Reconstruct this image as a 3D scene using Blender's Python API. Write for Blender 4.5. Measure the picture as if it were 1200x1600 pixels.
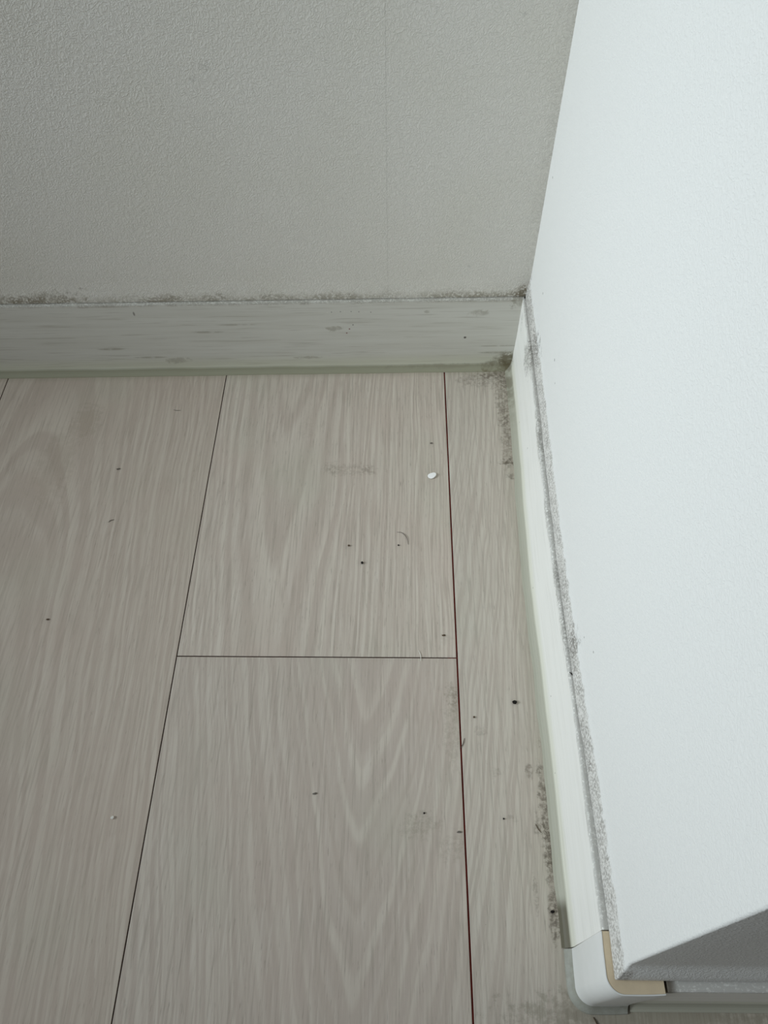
import bpy, bmesh, math, random
from mathutils import Vector, Matrix, Euler, noise as mnoise

S = bpy.context.scene
for o in list(bpy.data.objects): bpy.data.objects.remove(o)
MM = 0.001

# ------------------------------------------------------------------ camera
cd = bpy.data.cameras.new('camera'); cam = bpy.data.objects.new('camera', cd); S.collection.objects.link(cam)
def rot(a, b, c): return Matrix.Rotation(c, 3, 'Z') @ Matrix.Rotation(b, 3, 'Y') @ Matrix.Rotation(a, 3, 'X')
cam.matrix_world = Matrix.Translation(Vector((-79.336, -400.792, 393.679)) * MM) @ rot(0.6106, 0.0119, 0.0124).to_4x4()
cd.sensor_fit = 'VERTICAL'; cd.sensor_height = 36.0; cd.lens = 36.0 * 1222.665 / 1600.0
cd.clip_start = 0.01; cd.clip_end = 50
S.camera = cam

# ------------------------------------------------------------------ world, light, exposure
w = bpy.data.worlds.new('world'); S.world = w; w.use_nodes = True
w.node_tree.nodes['Background'].inputs[0].default_value = (0.93, 0.97, 1.0, 1)
w.node_tree.nodes['Background'].inputs[1].default_value = 0.138
def area(name, loc, target, sx, sy, power, col, spread=180):
    l = bpy.data.lights.new(name, 'AREA'); l.shape = 'RECTANGLE'; l.size = sx; l.size_y = sy; l.energy = power; l.color = col; l.spread = math.radians(spread)
    o = bpy.data.objects.new(name, l); S.collection.objects.link(o); o.location = loc
    o.rotation_euler = (Vector(target) - Vector(loc)).to_track_quat('-Z', 'Y').to_euler(); return o
area('window_daylight', (-1.3, -0.37, 0.80), (0.32, -0.16, 0.06), 0.5, 0.5, 1.23, (0.885, 0.985, 1.05), 40)
S.view_settings.view_transform = 'Standard'; S.view_settings.look = 'None'
S.view_settings.gamma = 1; S.view_settings.use_curve_mapping = False
S.view_settings.exposure = 0.0

# ------------------------------------------------------------------ tiny node language
class V:
    def __init__(s, t, sock): s.t = t; s.s = sock
    def m(s, op, *a):
        n = s.t.nodes.new('ShaderNodeMath'); n.operation = op
        for i, x in enumerate((s,) + a):
            if isinstance(x, V): s.t.links.new(x.s, n.inputs[i])
            else: n.inputs[i].default_value = x
        return V(s.t, n.outputs[0])
    def __add__(s, o): return s.m('ADD', o)
    __radd__ = __add__
    def __sub__(s, o): return s.m('SUBTRACT', o)
    def __rsub__(s, o): return (s * -1.0) + o
    def __mul__(s, o): return s.m('MULTIPLY', o)
    __rmul__ = __mul__
    def __truediv__(s, o): return s.m('DIVIDE', o)
    def abs(s): return s.m('ABSOLUTE')
    def max(s, o): return s.m('MAXIMUM', o)
    def min(s, o): return s.m('MINIMUM', o)
    def pow(s, o): return s.m('POWER', o)
    def sin(s): return s.m('SINE')
    def ss(s, a, b):      # smoothstep a -> 0, b -> 1 (a may exceed b)
        n = s.t.nodes.new('ShaderNodeMapRange'); n.interpolation_type = 'SMOOTHSTEP'
        s.t.links.new(s.s, n.inputs[0])
        if a < b: n.inputs[1].default_value = a; n.inputs[2].default_value = b; n.inputs[3].default_value = 0; n.inputs[4].default_value = 1
        else: n.inputs[1].default_value = b; n.inputs[2].default_value = a; n.inputs[3].default_value = 1; n.inputs[4].default_value = 0
        return V(s.t, n.outputs[0])

class Mat:
    """procedural material; coordinates in millimetres"""
    def __init__(s, name, rough=0.6, spec=0.3):
        s.m = bpy.data.materials.new(name); s.m.use_nodes = True; s.t = s.m.node_tree
        s.b = s.t.nodes['Principled BSDF']; s.b.inputs['Roughness'].default_value = rough
        s.b.inputs['Specular IOR Level'].default_value = spec
        tc = s.t.nodes.new('ShaderNodeTexCoord'); sx = s.t.nodes.new('ShaderNodeSeparateXYZ'); s.t.links.new(tc.outputs['Object'], sx.inputs[0])
        s.x, s.y, s.z = (V(s.t, sx.outputs[i]) * 1000.0 for i in range(3))
    def xyz(s, x, y, z):
        n = s.t.nodes.new('ShaderNodeCombineXYZ')
        for i, a in enumerate((x, y, z)):
            if isinstance(a, V): s.t.links.new(a.s, n.inputs[i])
            else: n.inputs[i].default_value = a
        return n.outputs[0]
    def noise(s, size, detail=2.0, rough=0.5, at=None, off=0.0, stretch=(1, 1, 1)):
        """noise 0..1 with features about `size` mm"""
        x, y, z = at if at else (s.x, s.y, s.z)
        v = s.xyz((x * (1.0 / (size * stretch[0])) + off) if isinstance(x, V) else x, (y * (1.0 / (size * stretch[1])) + off * 1.7) if isinstance(y, V) else y, (z * (1.0 / (size * stretch[2]))) if isinstance(z, V) else z)
        n = s.t.nodes.new('ShaderNodeTexNoise'); n.inputs['Scale'].default_value = 1; n.inputs['Detail'].default_value = detail; n.inputs['Roughness'].default_value = rough
        s.t.links.new(v, n.inputs['Vector']); return V(s.t, n.outputs[0])
    def rgb(s, c):
        n = s.t.nodes.new('ShaderNodeRGB'); n.outputs[0].default_value = (*lin(c), 1); return n.outputs[0]
    def mix(s, f, a, b):
        n = s.t.nodes.new('ShaderNodeMix'); n.data_type = 'RGBA'; n.clamp_factor = True
        if isinstance(f, V): s.t.links.new(f.s, n.inputs[0])
        else: n.inputs[0].default_value = f
        for i, c in ((6, a), (7, b)):
            if isinstance(c, tuple): c = s.rgb(c)
            s.t.links.new(c, n.inputs[i])
        return n.outputs[2]
    def blob(s, p, r, soft=0.5, ax='xyz'):
        """1 inside an ellipsoid spot at p with radii r (mm), 0 outside"""
        d = None
        if not hasattr(s, 'wa'): s.wa = (s.noise(5.0, 4, 0.7, off=21.0) - 0.5) * 3.0; s.wb = (s.noise(5.0, 4, 0.7, off=33.0) - 0.5) * 3.0
        big = min(q for q in r if q is not None) > 1.2
        for i, (a, c, q) in enumerate(zip((s.x, s.y, s.z), p, r)):
            if q is None: continue
            e = (a - c) * (1.0 / q)
            if big: e = e + (s.wa if i % 2 else s.wb)
            e = e * e; d = e if d is None else d + e
        return d.ss(1.3, 1.0 - soft - 0.3 if soft < 0.7 else 0.0)
    def out(s, col, h=None, dist=0.2, strength=1.0, rough=None):
        s.t.links.new(col, s.b.inputs['Base Color'])
        if rough is not None: s.t.links.new(rough.s, s.b.inputs['Roughness'])
        if h is not None:
            n = s.t.nodes.new('ShaderNodeBump'); n.inputs['Distance'].default_value = dist * MM; n.inputs['Strength'].default_value = strength
            s.t.links.new(h.s, n.inputs['Height']); s.t.links.new(n.outputs[0], s.b.inputs['Normal'])
        return s.m
def lin(c):
    return tuple((v / 255 / 12.92) if v / 255 <= 0.04045 else ((v / 255 + 0.055) / 1.055) ** 2.4 for v in c[:3])

# ------------------------------------------------------------------ materials
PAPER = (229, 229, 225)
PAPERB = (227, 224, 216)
def emboss(M):
    wx = M.noise(3.0, 1); wz = M.noise(3.0, 1, off=5.3)
    at = (M.x + (wx - 0.5) * 2.6, M.y + (wx - 0.5) * 2.6, M.z + (wz - 0.5) * 2.6)
    a = M.noise(1.65, 1.0, at=at); ridge = 1.0 - ((a - 0.5).abs() * 8.0).min(1.0)
    b = M.noise(2.2, 2.0, off=9.1)
    return ridge * 0.6 + b * 0.7

def paper_back():
    M = Mat('embossed_wallpaper_back', 0.62, 0.25); h = emboss(M)
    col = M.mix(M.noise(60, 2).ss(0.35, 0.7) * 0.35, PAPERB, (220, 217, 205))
    fine = M.noise(1.5, 2, off=3.0); mid = M.noise(7.0, 3, 0.65, off=2.0)
    # mould that creeps up the lower hem of the paper, patchy
    zz = M.z + (M.noise(6, 3) - 0.5) * 8.0
    hem = zz.ss(72, 61) * mid.ss(0.36, 0.6) * fine.ss(0.34, 0.6)
    thin = M.z.ss(66, 60.5) * fine.ss(0.32, 0.55)
    col = M.mix(thin * 0.28, col, (160, 154, 136))
    col = M.mix(hem * 0.38, col, (160, 154, 136))
    for x, r, zr, k in ((-300, 22, 9, 0.8), (-318, 14, 6, .7), (-330, 10, 7, .6), (-228, 15, 5, 0.8), (-200, 12, 6, 0.55), (-160, 16, 4, .5), (-120, 18, 5, .5), (-45, 14, 5, .5), (-22, 20, 4, .55), (2, 10, 8, 1.25), (4, 6, 12, 1.25)):
        m = M.blob((x, 0, 61), (r, None, zr)) * fine.ss(0.30, 0.55) * mid.ss(0.25, 0.5)
        col = M.mix(m * (0.62 * k), col, (118, 106, 82))
    # grime in the vertical corner
    col = M.mix((M.x + (M.noise(9, 3) - 0.5) * 10).ss(-7, 4) * fine.ss(0.35, 0.62) * 0.22, col, (176, 172, 162))
    for x, z, r in ((-175, 205, 3.0), (-182, 199, 2), (-20, 226, 1.3), (-35, 84, 1.6), (-165, 64, 2), (-60, 150, 1.2)):
        col = M.mix(M.blob((x, 0, z), (r, None, r)) * fine.ss(.35, .6) * 0.22, col, (130, 128, 122))
    return M.out(col, h, 0.26, 0.9)

def paper_right():
    M = Mat('embossed_wallpaper_right', 0.7, 0.15); h = emboss(M)
    fine = M.noise(1.05, 2, 0.6, off=3.0); mid = M.noise(6.0, 3, 0.65, off=7.0)
    zz = M.z + (M.noise(5, 3, 0.6) - 0.5) * 8.5
    hem = zz.ss(73.0, 70.0) * (M.x.ss(6.5, 4.5) * 0.92 + 0.08)
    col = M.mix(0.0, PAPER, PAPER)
    col = M.mix(hem * 0.45, col, (208, 203, 194))
    col = M.mix(hem * fine.ss(0.44, 0.60) * 0.55, col, (150, 145, 136))
    col = M.mix(hem * fine.ss(0.40, 0.52) * mid.ss(0.4, 0.65) * 0.5, col, (146, 143, 137))
    for y, z, ry, rz, k in ((-54, 66, 15, 11, 1.0), (-247, 66, 9, 9, .9), (-215, 64, 12, 7, .45), (-20, 65, 20, 8, .5), (-290, 64, 10, 6, .4), (-300, 65, 3, 3, .8), (3, 64, 8, 14, .7)):
        col = M.mix(M.blob((0, y, z), (None, ry, rz), 0.65) * fine.ss(0.36, 0.56) * (0.8 * k), col, (122, 118, 112))
    for y, z, r in ((-9.5, 150, 0.7), (-98, 101, .9), (-40, 97, .8), (-250, 84, .5), (-262, 95, .6), (-110, 96, .6)):
        col = M.mix(M.blob((0, y, z), (None, r, r)) * 0.8, col, (110, 108, 104))
    return M.out(col, h, 0.20, 0.55)

def vinyl(back):
    M = Mat('baseboard_vinyl_' + ('back' if back else 'right'), 0.5, 0.3)
    fine = M.noise(1.1, 2, 0.6, off=3.0); mid = M.noise(7.0, 3, 0.6, off=7.0)
    if back:
        st = M.noise(1.6, 3, 0.6, stretch=(26, 26, 1)); st2 = M.noise(4.0, 2, 0.6, stretch=(22, 22, 1), off=4)
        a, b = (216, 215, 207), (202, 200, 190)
    else:
        st = M.noise(1.6, 3, 0.6, stretch=(30, 30, 1)); st2 = M.noise(5.0, 2, 0.6, stretch=(22, 22, 1), off=4)
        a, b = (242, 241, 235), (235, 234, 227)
    col = M.mix(st2.ss(0.3, 0.7) * 0.5, a, b)
    col = M.mix(st.ss(0.53, 0.72) * (0.55 if back else 0.3), col, (176, 172, 160) if back else (196, 192, 182))
    # yellowing just above the moulded foot
    col = M.mix(M.z.ss(16, 5) * 0.45, col, (206, 206, 178))
    # foot, translucent olive vinyl
    footm = (M.z + (M.noise(30, 2) - .5) * 1.0).ss(5.2, 2.6)
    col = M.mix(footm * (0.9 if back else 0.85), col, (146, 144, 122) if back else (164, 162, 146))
    # mould along the top arris and on the ledge
    if back:
        col = M.mix((M.z + (mid - .5) * 5).ss(57.5, 60) * fine.ss(0.32, 0.55) * 0.6, col, (146, 140, 130))
        for x, z, rx, rz, k in ((-121, 38, 6, 2.2, .6), (-26, 49, 6, 3, .55), (-60, 51, 2, 1.5, .5), (-140, 12, 12, 1.3, .5), (-206, 36, 12, 1.0, .6), (-275, 22, 10, 1.0, .6), (-250, 14, 12, 1.0, .6), (-232, 11, 9, 2.5, .5),
                                 (-3, 8, 9, 7, 1.0), (-8, 3, 14, 4, .9), (-2, 58, 4, 5, .7), (-186, 42, 14, 0.9, .5), (-12, 14, 14, 1.0, .6), (-10, 20, 20, 0.8, .5), (-50, 3, 40, 1.6, .5)):
            col = M.mix(M.blob((x, 0, z), (rx, None, rz)) * mid.ss(.25, .55) * (0.8 * k), col, (108, 98, 74) if k > .8 else (140, 134, 116))
        col = M.mix(M.blob((-251, 0, 52.5), (.7, None, 1.9)) * 0.7, col, (104, 100, 92))
        for i in range(8):
            col = M.mix(M.blob((-126 + i * 4.2 + random.Random(i).uniform(-1, 1), 0, 52 - abs(3 - i) * 0.25), (.5, None, .5)) * 0.6, col, (110, 104, 98) if i % 3 else (228, 226, 220))
        for x, z, r, c in ((-111.5, 37, .6, (120, 60, 50)), (-113.5, 33.5, .6, (120, 60, 50)), (-34, 28, 1.0, (60, 52, 48)), (-109, 40.5, .5, (90, 84, 78))):
            col = M.mix(M.blob((x, 0, z), (r, None, r)) * 0.9, col, c)
    else:
        top = (M.z + (mid - .5) * 5).ss(57.0, 59.6)
        col = M.mix(top * fine.ss(0.28, 0.5) * 0.55, col, (150, 147, 141))
        ledge = (M.x - 0.0).ss(-1.6, 0.4) * M.z.ss(59.6, 59.95)
        col = M.mix(ledge * 0.45, col, (168, 165, 158))
        for y, z, ry, rz, k in ((-44, 50, 12, 11, 1.0), (-52, 57, 14, 6, 1.0), (-8, 50, 6, 7, .35), (-115, 58, 22, 3, .8), (-168, 58, 10, 2.5, .6), (-208, 58.5, 12, 3, .7), (-235, 58.5, 14, 3, .7), (3, 6, 9, 7, .9)):
            col = M.mix(M.blob((0, y, z), (None, ry, rz), 0.65) * fine.ss(0.36, 0.58) * (0.75 * k), col, (126, 122, 114))
        # dirt packed on the foot at the outer end and by the inner corner
        col = M.mix(M.z.ss(3.6, 2.2) * M.y.ss(-338, -345) * M.x.ss(14, 8) * 0.9, col, (92, 86, 68))
        col = M.mix(M.x.ss(16, 19) * M.x.ss(24, 20.5) * M.z.ss(52, 58) * 0.85, col, (90, 80, 66))
        col = M.mix(M.z.ss(6.0, 1.5) * M.y.ss(-70, -10) * mid.ss(.3, .6) * 0.6, col, (98, 90, 68))
        for y, z, r in ((-96, 26, .7), (-250, 17, .6), (-60, 9, .6), (-182, 7, .6), (-285, 6, .5)):
            col = M.mix(M.blob((0, y, z), (None, r * .6, r * 1.3)) * 0.8, col, (96, 92, 86))
    return M.out(col, st, 0.06, 0.5)

XB, XA, XC, YJ = -46.6, -199.4, -353.0, -221.8
# plank: x0, x1, y0, y1, grain centre x, ring length y (mm), curvature, direction (+1 arch tips towards the camera), seed
PL = [(XC - 306, XC - 153, -1500, 12, -430, 40, .10, 1, 3.1), (XC - 153, XC, -1500, 12, -430, 40, .10, 1, 1.1),
      (XC, XA, -1500, 12, -312, 60, .09, -1, 7.7), (XA, XB, YJ, 12, -150, 110, .30, 1, 4.2), (XA, XB, -1500, YJ, -96, 31, .125, 1, 5.9),
      (XB, XB + 152.8, -1500, 12, -110, 26, .05, 1, 8.8), (XB + 152.8, 1200, -1500, 12, 200, 40, .1, 1, 2.5)]
NW = len(PL)
PL += [(XC - 153 * (k + 1), XC - 153 * k, -1500, 12) for k in range(2, 7)]
PL[0] = (XC - 306,) + PL[0][1:]
def wood(i):
    x0, x1, y0, y1, cx, L, k, sgn, seed = PL[i]
    M = Mat('oak_print_plank', 0.55, 0.35)
    wob = (M.noise(40, 2, 0.5, off=seed, stretch=(1, 4, 1)) - 0.5) * 14.0 + (M.noise(10, 2, .5, off=seed + 2, stretch=(1, 7, 1)) - .5) * 3.5
    dx = M.x - cx + wob
    ph = (M.y * sgn - dx * dx * k) * (1.0 / L) + (M.noise(60, 1, off=seed + 5, stretch=(.7, 2, 1)) - .5) * 1.2
    if i == 4: ph = (M.y - dx.abs().pow(1.45) * 0.8) * (1.0 / L) + (M.noise(60, 1, off=seed + 5, stretch=(.7, 2, 1)) - .5) * 0.9
    # ring tone: slow irregular variation along the phase, stretched so that rings differ from one another
    n = M.t.nodes.new('ShaderNodeTexNoise'); n.noise_dimensions = '1D'; n.inputs['Scale'].default_value = 1.5; n.inputs['Detail'].default_value = 1.5
    M.t.links.new((ph + seed * 3).s, n.inputs['W']); ring = V(M.t, n.outputs[0])
    saw = (ph * 6.2832).sin()
    near = (dx.abs()).ss(62, 22)            # the broad figure shows near the heart of the arch
    fib = M.noise(1.25, 3, 0.65, off=seed, stretch=(1, 30, 1)); fib2 = M.noise(3.4, 2, 0.6, off=seed + 1, stretch=(1, 38, 1))
    pore = M.noise(0.62, 2, 0.6, off=seed + 3, stretch=(1, 13, 1))
    base, dark, lite = (208, 198, 184), (190, 177, 164), (218, 210, 198)
    col = M.mix(ring.ss(0.42, 0.60) if i == 5 else ring.ss(0.38, 0.62), base, dark)
    col = M.mix((saw * 0.5 + 0.5) * near * (0.75 if i == 4 else 0.4), col, (192, 179, 167))
    col = M.mix(fib2.ss(0.42, 0.66) * 0.45, col, dark)
    col = M.mix(fib.ss(0.50, 0.68) * 0.75, col, (172, 161, 148))
    col = M.mix(fib.ss(0.46, 0.30) * 0.45, col, lite)
    col = M.mix(pore.ss(0.60, 0.72) * fib2.ss(.35, .55) * 0.55, col, (142, 131, 119))
    col = M.mix(M.noise(55, 2, off=seed).ss(.45, .75) * 0.25, col, (196, 177, 164))
    col = M.mix(M.noise(70, 2, off=seed + 8).ss(.5, .75) * 0.25, col, (188, 187, 168))
    if i <= 2: col = M.mix(0.30, col, (176, 160, 145))
    if i == 4: col = M.mix(0.16, col, (164, 154, 146))
    if i == 5: col = M.mix(0.18, col, (168, 168, 158))
    # grime, plus painted shade before the return baseboard and a darker back strip
    fine = M.noise(2.6, 5, 0.75, off=3.0); mid = M.noise(7.0, 4, 0.65, off=7.0)
    spots = M.noise(2.2, 2, .7, off=13.0).ss(.735, .775)
    near_r = M.x.ss(-75, -30)
    col = M.mix(spots * (0.06 + near_r * 0.45), col, (124, 116, 102))
    if i == 5:
        col = M.mix((M.x + (mid - .5) * 8).ss(-15.5, -4) * 0.30, col, (160, 154, 136))
        for x, y, rx, ry, k in ((-6, -30, 6, 34, .8), (-8, -66, 4, 30, .7), (-8, -86, 6, 3, 1.3), (-7, -98, 4, 3, .8), (-16, -12, 22, 9, .6), (-7.4, -300, 2.6, 24, 1.1), (-7.4, -322, 2.8, 20, 1.1), (-8, -348, 3, 11, 1.2), (-12, -8, 12, 4, 1.0),
                                 (-36, -262, 4, 3, .35), (-24, -305, 3, 2, .4), (-30, -283, 2.5, 2.5, .4), (-13, -282, 2.2, 4, .8), (-15.5, -338, 1.4, 8, .6), (-12, -308, 2, 5, .7)):
            col = M.mix(M.blob((x, y, 0), (rx, ry, None)) * fine.ss(.38, .58) * mid.ss(.25, .5) * (0.6 * k), col, (84, 74, 60))
        col = M.mix(M.blob((30, -384, 0), (60, 10, None), .65) * 0.5, col, (124, 118, 100))  # shadow in front of the return baseboard, painted into the board colour
    if i == 3:
        for x, y, rx, ry, k in ((-111, -93, 20, 5, .8), (-98, -93, 5, 4, 1), (-122, -91, 6, 5, .8), (-52, -211, 4, 3, .5), (-140, -58, 6, 10, .3), (-98, -6, 6, 2, 1)):
            col = M.mix(M.blob((x, y, 0), (rx, ry, None)) * fine.ss(.42, .56) * (0.32 * k), col, (128, 118, 104))
    if i == 4:
        for x, y, rx, ry, k in ((-49, -244, 5, 8, 1), (-68, -308, 9, 7, .6), (-52, -318, 7, 7, .5), (-50, -262, 6, 20, .5)):
            col = M.mix(M.blob((x, y, 0), (rx, ry, None)) * fine.ss(.42, .56) * (0.4 * k), col, (122, 114, 94))
    if i == 2:
        for x, y, rx, ry, k in ((-288, -52, 10, 16, .5), (-300, -90, 12, 30, .35)):
            col = M.mix(M.blob((x, y, 0), (rx, ry, None)) * (0.5 * k), col, (150, 138, 118))
    col = M.mix((M.y + M.x * -0.02 + (M.noise(12, 2) - .5) * 4).ss(-11, -2) * 0.5, col, (150, 142, 122))  # boards turn darker towards the back baseboard
    return M.out(col, fib * 0.6 - pore * 0.3 + fib2 * .4, 0.08, 0.7)

def simple(name, c, rough=.6, spec=.3, bump=None, var=None):
    M = Mat(name, rough, spec); col = M.mix(M.noise(var[0] if var else 5, 2).ss(.35, .65) * 0.5, c, var[1] if var else c)
    return M.out(col, M.noise(bump[0], 2) if bump else None, bump[1] if bump else .1)

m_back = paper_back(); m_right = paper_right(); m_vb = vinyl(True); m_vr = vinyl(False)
m_wood = [wood(i) for i in range(NW)]
m_gap = simple('dark_groove_between_planks', (134, 52, 44), .8, .1, var=(9, (80, 38, 34)))
m_gap2 = simple('dark_end_joint', (84, 62, 52), .8, .1, var=(4, (66, 50, 44)))
m_plaster = simple('plaster_core', (170, 166, 158), .9, .1)
m_tan = simple('tan_core', (214, 196, 166), .55, .3, var=(4, (204, 186, 158)))
m_cap = simple('white_cap_shell', (226, 226, 222), .35, .4, var=(9, (220, 221, 216)))
m_capfoot = simple('grey_cap_foot', (158, 158, 148), .5, .3, var=(3, (138, 137, 124)))

# ------------------------------------------------------------------ mesh helpers
def link(name, bm, mats, parent=None, smooth=False, kind=None, label=None, cat=None, group=None):
    bmesh.ops.remove_doubles(bm, verts=bm.verts, dist=1e-7)
    bmesh.ops.recalc_face_normals(bm, faces=bm.faces)
    me = bpy.data.meshes.new(name); bm.to_mesh(me); bm.free()
    for m in (mats if isinstance(mats, list) else [mats]): me.materials.append(m)
    if smooth: me.polygons.foreach_set('use_smooth', [True] * len(me.polygons))
    o = bpy.data.objects.new(name, me); S.collection.objects.link(o)
    if parent: o.parent = parent
    tag(o, label, cat, group, kind); return o
def tag(o, label=None, cat=None, group=None, kind=None):
    if label: o['label'] = label
    if cat: o['category'] = cat
    if group: o['group'] = group
    if kind: o['kind'] = kind
def grid(bm, rows, close=False, mi=0):
    """rows: equal-length lists of (x,y,z) mm; close joins each row into a ring and caps both ends"""
    vr = [[bm.verts.new(Vector(p) * MM) for p in r] for r in rows]
    n = len(vr[0])
    for a, b in zip(vr, vr[1:]):
        for i in range(n if close else n - 1):
            j = (i + 1) % n
            f = bm.faces.new((a[i], a[j], b[j], b[i])); f.material_index = mi
    if close:
        bm.faces.new(vr[0]); bm.faces.new(list(reversed(vr[-1])))
    return vr
def box(bm, a, b, mi=0):
    vs = [bm.verts.new(Vector((x, y, z)) * MM) for x in (a[0], b[0]) for y in (a[1], b[1]) for z in (a[2], b[2])]
    for q in ((0, 1, 3, 2), (4, 6, 7, 5), (0, 4, 5, 1), (2, 3, 7, 6), (0, 2, 6, 4), (1, 5, 7, 3)):
        bm.faces.new([vs[i] for i in q]).material_index = mi
def interp(tab, v):
    tab = sorted(tab)
    if v <= tab[0][0]: return tab[0][1]
    for (a, p), (b, q) in zip(tab, tab[1:]):
        if v <= b:
            t = (v - a) / (b - a); t = t * t * (3 - 2 * t); return p + (q - p) * t
    return tab[-1][1]
FX = [(0, .8), (-43, .6), (-90, -.3), (-130, -1.5), (-180, -2.2), (-235, -1.5), (-288, -1.2), (-330, -1.5), (-360, -1.4)]
PX = [(6, 3.0), (-43, 2.6), (-86, 2.3), (-130, 1.4), (-173, .8), (-205, .4), (-260, .7), (-312, 1.5), (-345, 1.6), (-376, 1.3)]
def frontx(y): return interp(FX, y)
def paperx(y): return interp(PX, y)
SB = 0.0206
BB = lambda x: SB * x - 0.3          # face of the back baseboard
BP = lambda x: SB * x + 2.2          # face of the back wallpaper

# ------------------------------------------------------------------ floor: planks with real gaps over a dark bed
bm = bmesh.new(); g = 0.27
for i, (x0, x1, y0, y1, *_r) in enumerate(PL):
    a = (x0 + (0.46 if i == 5 else g), y0 + (g if y0 == YJ else 0), -8); b = (x1 - (0.42 if i in (3, 4) else g), y1 - (g if y1 == YJ else 0), 0)
    e = .22                                  # eased plank edges
    lo = [(a[0], a[1], -8), (b[0], a[1], -8), (b[0], b[1], -8), (a[0], b[1], -8)]
    md = [(x, y, -e) for x, y, z in lo]
    up = [(a[0] + e, a[1] + e, 0), (b[0] - e, a[1] + e, 0), (b[0] - e, b[1] - e, 0), (a[0] + e, b[1] - e, 0)]
    grid(bm, [lo, md, up], close=True, mi=i % NW)
bm.faces.ensure_lookup_table()
for f in bm.faces:
    c = f.calc_center_median() * 1000
    for i, (x0, x1, y0, y1, *_r) in enumerate(PL):
        if x0 <= c.x <= x1 and y0 <= c.y <= y1 and c.z > -1: f.material_index = i if i < NW else 0; break
    if -7.9 < c.z < -1: f.material_index = NW
n0 = NW
box(bm, (-1300, -1500, -12), (XB - 5, 60, -0.9), n0); box(bm, (XB - 5, -1500, -12), (XB + 5, 60, -0.7), n0 + 1); box(bm, (XB + 5, -1500, -12), (1200, 60, -0.9), n0)
fl = link('floor', bm, m_wood + [m_gap2, m_gap], kind='structure', label='pale washed oak board floor with thin dark joints')

# ------------------------------------------------------------------ back wall: core + two sheets of wallpaper that meet at a seam
bm = bmesh.new()
def bprism(x0, x1, off0, off1, z0, z1):   # slab following the skewed back wall
    box_v = []
    rows = [[(x, SB * x + off0, z0), (x, SB * x + off1, z0), (x, SB * x + off1, z1), (x, SB * x + off0, z1)] for x in (x0, x1)]
    grid(bm, rows, close=True)
bprism(-1300, 40, 5.8, 60, 0, 60.2); bprism(-1300, 40, 2.75, 60, 60.2, 2400)
wb = link('wall_back', bm, m_plaster, kind='structure', label='greyish white textured wall behind the long baseboard, with one vertical paper seam')
def sheet(x0, x1, name, lip=0.0):
    bm = bmesh.new(); rows = []
    zs = [60.35, 60.6, 62, 65, 69, 74, 80, 2400]
    N = 40 if x1 - x0 < 400 else 120
    for k in range(N + 1):
        x = x0 + (x1 - x0) * k / N
        wv = mnoise.noise(Vector((x * .05, 3, 1))) * .35
        fl_ = lambda z: -(0.55 + wv) * math.exp(-((z - 63) / 6) ** 2)
        fr = [(x, BP(x) + fl_(z), z + (mnoise.noise(Vector((x * .11, 1, 1))) * .35 if z < 61 else 0)) for z in zs]
        bk = [(x, BP(x) + 0.52, z) for z in (2400, 60.35)]
        rows.append(fr + bk)
    grid(bm, rows, close=True)
    return link(name, bm, m_back, wb)
sheet(-1300, -85.75, 'wallpaper_sheet')['label'] = 'darker wide sheet left of the seam'; sheet(-85.69, 4.5, 'wallpaper_sheet')['label'] = 'narrow sheet between seam and corner'

# ------------------------------------------------------------------ right wall with rounded outer corner and its front return
YF = -376.0; RAD = 1.0
def corner_path(z, off=0.0, xmax=1150):
    """plan outline at height z: along the right face, round the arris, along the return"""
    t = min(max((z - 62) / 16.0, 0), 1); t = t * t * (3 - 2 * t)
    r = 0.7 + (RAD - 0.7) * t
    flare = -0.5 * math.exp(-((z - 62.5) / 6.5) ** 2) if off == 0 else 0
    up = 1.1 * t                                        # the face stands a hair further back above the hem
    pts = []
    ys = [12 - 388 * k / 64 for k in range(65)]
    yf = YF + off + (3.5 * t if off == 0 else 3.5)
    ye = yf + r
    for k in range(65):
        y = 12 + (ye - 12) * k / 64
        wv = mnoise.noise(Vector((y * .06, 7, 2))) * .3 * math.exp(-((z - 62) / 6) ** 2)
        pts.append((paperx(y) + flare + up + off + (wv if off == 0 else 0), y))
    px_ = pts[-1][0]; cx, cy = px_ + r, ye
    for k in range(1, 11):
        a = math.pi + (math.pi / 2) * k / 10
        pts.append((cx + r * math.cos(a), cy + r * math.sin(a)))
    yfr = cy - r
    for x in (20, 40, 60, 90, 130, 200, 400, 700, xmax):
        wv = mnoise.noise(Vector((x * .09, 2, 9))) * .25 * math.exp(-((z - 62) / 6) ** 2) if off == 0 else 0
        pts.append((x, yfr + wv))
    return pts
bm = bmesh.new(); rows = []
for z, off in [(0, 5.6), (60.2, 5.6), (60.35, 0), (60.8, 0), (62, 0), (64, 0), (66, 0), (69, 0), (72, 0), (75, 0), (78, 0), (82, 0), (400, 0), (2400, 0)]:
    jit = 0
    rows.append([(x, y, z + (mnoise.noise(Vector((y * .1, x * .1, 4))) * .35 if 60.3 < z < 61 else 0)) for x, y in corner_path(z, off)])
grid(bm, rows)
wr = link('wall_right', bm, m_right, kind='structure', smooth=True, label='bright white textured wall running forward to a rounded outer corner, dirty hem along its foot')
sm = wr.modifiers.new('thickness', 'EDGE_SPLIT'); sm.split_angle = math.radians(50)

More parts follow.
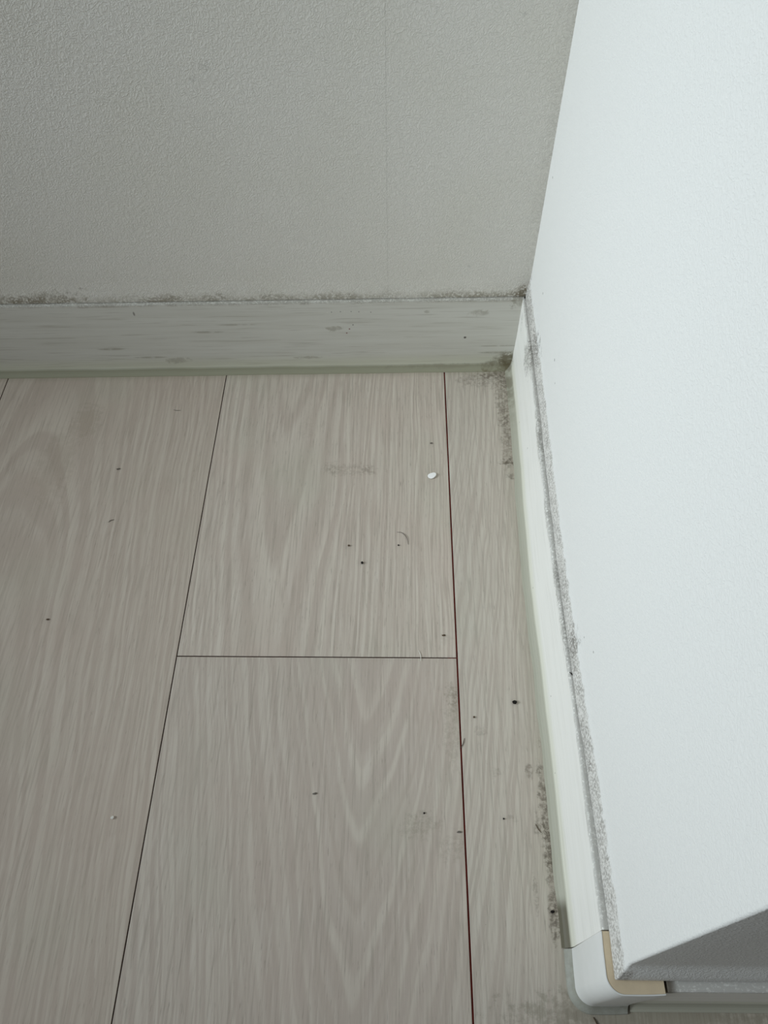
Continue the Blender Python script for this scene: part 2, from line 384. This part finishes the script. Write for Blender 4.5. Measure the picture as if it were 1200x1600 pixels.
# ------------------------------------------------------------------ baseboards: soft vinyl profile with a coved foot
PROF = [(4.4, 0.0), (4.3, .35), (3.1, .75), (2.0, 1.4), (1.1, 2.4), (.45, 3.8), (.12, 5.6), (0, 8), (0, 30), (0, 59.2), (-.25, 59.8), (-.8, 60.0), (-5.4, 60.0), (-5.4, 0)]
bm = bmesh.new(); rows = []
for k in range(81):
    x = -1290 + (1290 + 3.0) * (k / 80) ** .6 if False else -1290 + 1293 * k / 80
    wv = mnoise.noise(Vector((x * .02, 5, 5))) * .25
    rows.append([(min(x, 0.6 - d * 0.95 + (.2 if z > 40 else 0)) if k == 80 else x, BB(x) - d * (1 + wv * .4 if z < 4 else 1), z) for d, z in PROF])
grid(bm, rows, close=True)
link('baseboard_back', bm, m_vb, kind='structure', label='long greyish white vinyl baseboard under the back wall, olive foot along the floor')
bm = bmesh.new(); rows = []
ys = [BB(0) + 1.2 - (359.6 + 0.9) * k / 90 for k in range(91)]
for k, y in enumerate(ys):
    fs = 1.0 + mnoise.noise(Vector((y * .05, 1, 5))) * .12
    # at the inner corner the board is mitred against the back one
    row = []
    for d, z in PROF:
        yy = min(y, BB(0) - max(d, 0) * 1.0 + 0.5) if k == 0 else y
        row.append((frontx(y) - (0.45 if z < 30 else 0) - d * (fs if z < 5 else 1), yy, z))
    rows.append(row)
grid(bm, rows, close=True)
link('baseboard_right', bm, m_vr, kind='structure', label='white vinyl baseboard under the bright right wall, grey mould along its top edge')
bm = bmesh.new(); rows = []
for x in (19.7, 20.3, 60, 120, 200, 400, 800, 1150):
    rows.append([(x, -379.6 - d * .8 + 0.2 * (x > 21), z) for d, z in PROF[:-2]] + [(x, -376.0 + 1.6, 60.0), (x, -376 + 1.6, 0)])
grid(bm, rows, close=True)
link('baseboard_front', bm, m_vr, kind='structure', label='shaded vinyl baseboard on the return beyond the corner cap')

# ------------------------------------------------------------------ outer corner cap (shell, tan core, foot)
def cap_path(d, r0=6.6, x_end=18.6):
    """plan outline of the cap offset outwards by d"""
    cx, cy, r = 4.1, -374.4, r0 + d
    pts = [(cx - r + .35, -360.05), (cx - r + .1, -366)]
    for k in range(17):
        a = math.pi + (math.pi / 2) * k / 16
        pts.append((cx + r * math.cos(a), cy + r * math.sin(a)))
    pts += [(9, cy - r), (14, cy - r + .1), (x_end, cy - r + .35)]
    return pts
cap = bpy.data.objects.new('corner_cap', None); S.collection.objects.link(cap); cap.location = (0.004, -0.3744, 0)
tag(cap, 'small rounded white cap with tan top edge, around the outer wall corner on the floor', 'corner trim')
def local(bm, o):
    for v in bm.verts: v.co -= o.location
    return bm
def wallring(prof, name, mat, smooth=True, xe=18.6):
    bm = bmesh.new(); outl = [(d, z) for d, z in prof]
    cols = [cap_path(d, x_end=xe) for d, z in outl]
    rows = [[(cols[j][i][0], cols[j][i][1], outl[j][1]) for j in range(len(outl))] for i in range(len(cols[0]))]
    grid(bm, rows, close=True)
    o = link(name, local(bm, cap), mat, cap, smooth=smooth)
    if smooth: o.modifiers.new('sharp', 'EDGE_SPLIT').split_angle = math.radians(35)
    return o
wallring([(0.35, 3.6), (0.1, 6), (0, 10), (0, 59.6), (-.12, 59.95), (-.55, 60.0), (-.6, 59.6), (-.6, 3.6)], 'shell', m_cap)
o = wallring([(-.62, 2.0), (-.62, 59.85), (-5.2, 59.85), (-5.2, 2.0)], 'core', m_tan); o['label'] = 'tan core showing along the top'
o = wallring([(3.3, 0), (3.1, .7), (2.0, 1.3), (1.1, 2.2), (.4, 3.55), (-.6, 3.55), (-.6, 0)], 'foot', m_capfoot); o['label'] = 'translucent grey flared foot'

# ------------------------------------------------------------------ loose bits on the floor
m_white = simple('white_paint_flake', (250, 248, 244), .6, .3, bump=(1.2, .15))
m_black = simple('black_crumb', (30, 26, 24), .8, .2, bump=(.5, .2))
m_brown = simple('brown_crumb', (92, 78, 62), .85, .1, bump=(.5, .2))
m_grey = simple('grey_lint', (112, 106, 98), .9, .1)
m_hair = simple('hair', (70, 60, 54), .5, .3)
m_wcr = simple('pale_crumb', (240, 238, 230), .7, .2, bump=(.5, .2))

def chip(name, loc, rx, ry, h, mat, label, cat, seed=0, rz=0.0, tilt=0.0):
    """irregular flat flake lying on the floor"""
    bm = bmesh.new(); N = 20; R = random.Random(seed); rows = []
    k1, k2 = R.uniform(0, 6), R.uniform(0, 6)
    out = []
    for i in range(N):
        a = 2 * math.pi * i / N; q = 1 + .09 * math.sin(2 * a + k1) + .06 * math.sin(3 * a + k2)
        out.append((rx * q * math.cos(a), ry * q * math.sin(a)))
    for s, z in ((.93, 0), (1, h * .35), (1, h * .7), (.93, h), (.5, h * 1.15)):
        rows.append([(x * s, y * s, z + tilt * (x * s + rx)) for x, y in out])
    grid(bm, rows, close=True)
    o = link(name, bm, mat, smooth=False, label=label, cat=cat); o.location = Vector(loc) * MM; o.rotation_euler.z = rz; return o
def crumb(name, loc, r, mat, label, cat, seed=0, st=(1, 1, .7), rz=0.0):
    bm = bmesh.new(); bmesh.ops.create_icosphere(bm, subdivisions=3, radius=1)
    for v in bm.verts:
        n = mnoise.noise(v.co * 1.7 + Vector((seed * 3.3, seed, 0))) * .38 + mnoise.noise(v.co * 4 + Vector((seed, 0, 0))) * .14
        v.co = Vector((v.co.x * st[0], v.co.y * st[1], v.co.z * st[2])) * (1 + n) * r * MM
    mz = min(v.co.z for v in bm.verts)
    for v in bm.verts: v.co.z -= mz
    o = link(name, bm, mat, label=label, cat=cat); o.location = Vector(loc) * MM; o.rotation_euler.z = rz; return o
def strand(name, pts, r, mat, label, cat):
    """tapered thin tube through pts (mm), smoothed"""
    def cr(p0, p1, p2, p3, t): return .5 * ((2 * p1) + (-p0 + p2) * t + (2 * p0 - 5 * p1 + 4 * p2 - p3) * t * t + (-p0 + 3 * p1 - 3 * p2 + p3) * t ** 3)
    P = [Vector(p) for p in pts]; o0 = P[0].copy(); o0.z = 0; P = [p - o0 for p in P]; E = [P[0] * 2 - P[1]] + P + [P[-1] * 2 - P[-2]]; C = []
    for i in range(len(P) - 1):
        for k in range(8): C.append(cr(E[i], E[i + 1], E[i + 2], E[i + 3], k / 8))
    C.append(P[-1]); bm = bmesh.new(); rows = []
    for i, c in enumerate(C):
        t = (C[min(i + 1, len(C) - 1)] - C[max(i - 1, 0)]).normalized(); u = t.cross(Vector((0, 0, 1))).normalized(); v = t.cross(u)
        q = r * (0.35 + 0.65 * math.sin(math.pi * (i + .6) / (len(C) + .2)))
        rows.append([tuple(c + (u * math.cos(a) + v * math.sin(a)) * q) for a in [math.pi / 3 * j for j in range(6)]])
    grid(bm, rows, close=True)
    o = link(name, bm, mat, smooth=True, label=label, cat=cat); o.location = o0 * MM; return o

chip('paint_flake', (-57.4, -97.5, 0), 2.55, 2.3, 0.5, m_white, 'round white flake lying on the board beside the long dark joint', 'flake', 4, .3, .16)
strand('hair', [(-79.5, -140.3, .15), (-76.5, -140.9, .5), (-73.6, -144.3, .5), (-72.6, -149, .15)], .15, m_hair, 'fine curved hair lying on the floor below the white flake', 'hair')
strand('lint_fibre', [(-47.2, -271.6, .2), (-45.6, -269.2, .3), (-44.6, -266.0, .2)], .17, m_hair, 'short dark fibre slanting across the long joint on the right', 'fibre')
strand('lint_fibre', [(-231.4, -41.5, .2), (-229, -42.0, .3), (-226.2, -41.9, .2)], .14, m_grey, 'tiny thin horizontal fibre on the left board near the back baseboard', 'fibre')
strand('lint_fibre', [(4.0, -380.9 - 4.2, .25), (5.2, -387.5, .4), (6.2, -390.2, .25)], .28, m_brown, 'dark slanting sliver on the floor just in front of the corner cap', 'fibre')
strand('lint_fibre', [(-.9, -255.8, 60.3), (0.2, -257.2, 60.5), (1.2, -258.4, 60.35)], .3, m_black, 'short black sliver lying on top of the right baseboard against the wall', 'fibre')
strand('lint_fibre', [(-12.6, -307.5, .2), (-11.6, -309.6, .3), (-10.2, -311.5, .2)], .2, m_brown, 'thin dark fibre by the dirt beside the right baseboard', 'fibre')
strand('lint_fibre', [(-67.5, -217.4, .2), (-66.4, -220.6, .35), (-66.3, -224, .3)], .16, m_wcr, 'tiny pale fibre crossing the short cross joint', 'fibre')
crumb('crumb', (-17.6, -246.9, 0), 1.0, m_black, 'largest black crumb, on the narrow right board', 'crumb', 1, (1.15, .9, .7))
crumb('crumb', (-99.8, -162.1, 0), .72, m_black, 'small black crumb in the middle of the centre board', 'crumb', 2)
crumb('crumb', (-108.1, -150.1, 0), .62, m_brown, 'faint brown crumb just up and left of the small black one', 'crumb', 3)
crumb('crumb', (-78.5, -149.6, 0), .48, m_black, 'tiny dark crumb just below the curved hair', 'crumb', 4)
crumb('crumb', (-8.7, -345.3, 0), .7, m_black, 'black speck on the dirty patch beside the corner cap', 'crumb', 5, (1.3, .9, .7))
crumb('crumb', (-49.2, -311.5, 0), .75, m_grey, 'flat dark crumb touching the left side of the long joint', 'crumb', 6, (1.5, .6, .35))
crumb('crumb', (-119.3, -294.3, 0), .85, m_grey, 'flat grey brown crumb in the middle of the near board', 'crumb', 7, (1.3, .5, .35), .2)
crumb('crumb', (-216.6, -306.6, 0), .75, m_wcr, 'tiny white crumb on the left board', 'crumb', 8)
crumb('crumb', (-258.4, -92.5, 0), .8, m_grey, 'grey lint crumb on the left board, farther from the camera', 'crumb', 9, (1.5, .6, .4), .3)
crumb('crumb', (-275.9, -200.1, 0), .62, m_brown, 'small brown crumb near the left edge of the picture', 'crumb', 10, (1.3, .8, .5))
crumb('crumb', (-53.5, -208.5, 0), .75, m_brown, 'brown crumb just behind the place where two joints meet', 'crumb', 11, (1.3, .7, .4))
crumb('crumb', (-57.2, -70.5, 0), .7, m_grey, 'grey speck behind the white flake', 'crumb', 12, (1.2, .8, .4))
crumb('crumb', (-39.2, -259.0 + 4.0, 0), .5, m_brown, 'tiny dark crumb right of the long joint beside the largest black crumb', 'crumb', 13)
crumb('crumb', (-27.6, -305.3, 0), .42, m_black, 'tiny black dot on the narrow board nearer the camera', 'crumb', 14)
crumb('crumb', (-65.8, -303.0, 0), .45, m_black, 'tiny black dot left of the long joint on the near board', 'crumb', 15)
strand('lint_fibre', [(-255.8, -133.9, .2), (-254.9, -132.6, .3), (-252.6, -131.8, .2)], .2, m_grey, 'small bent grey fibre on the left board', 'fibre')
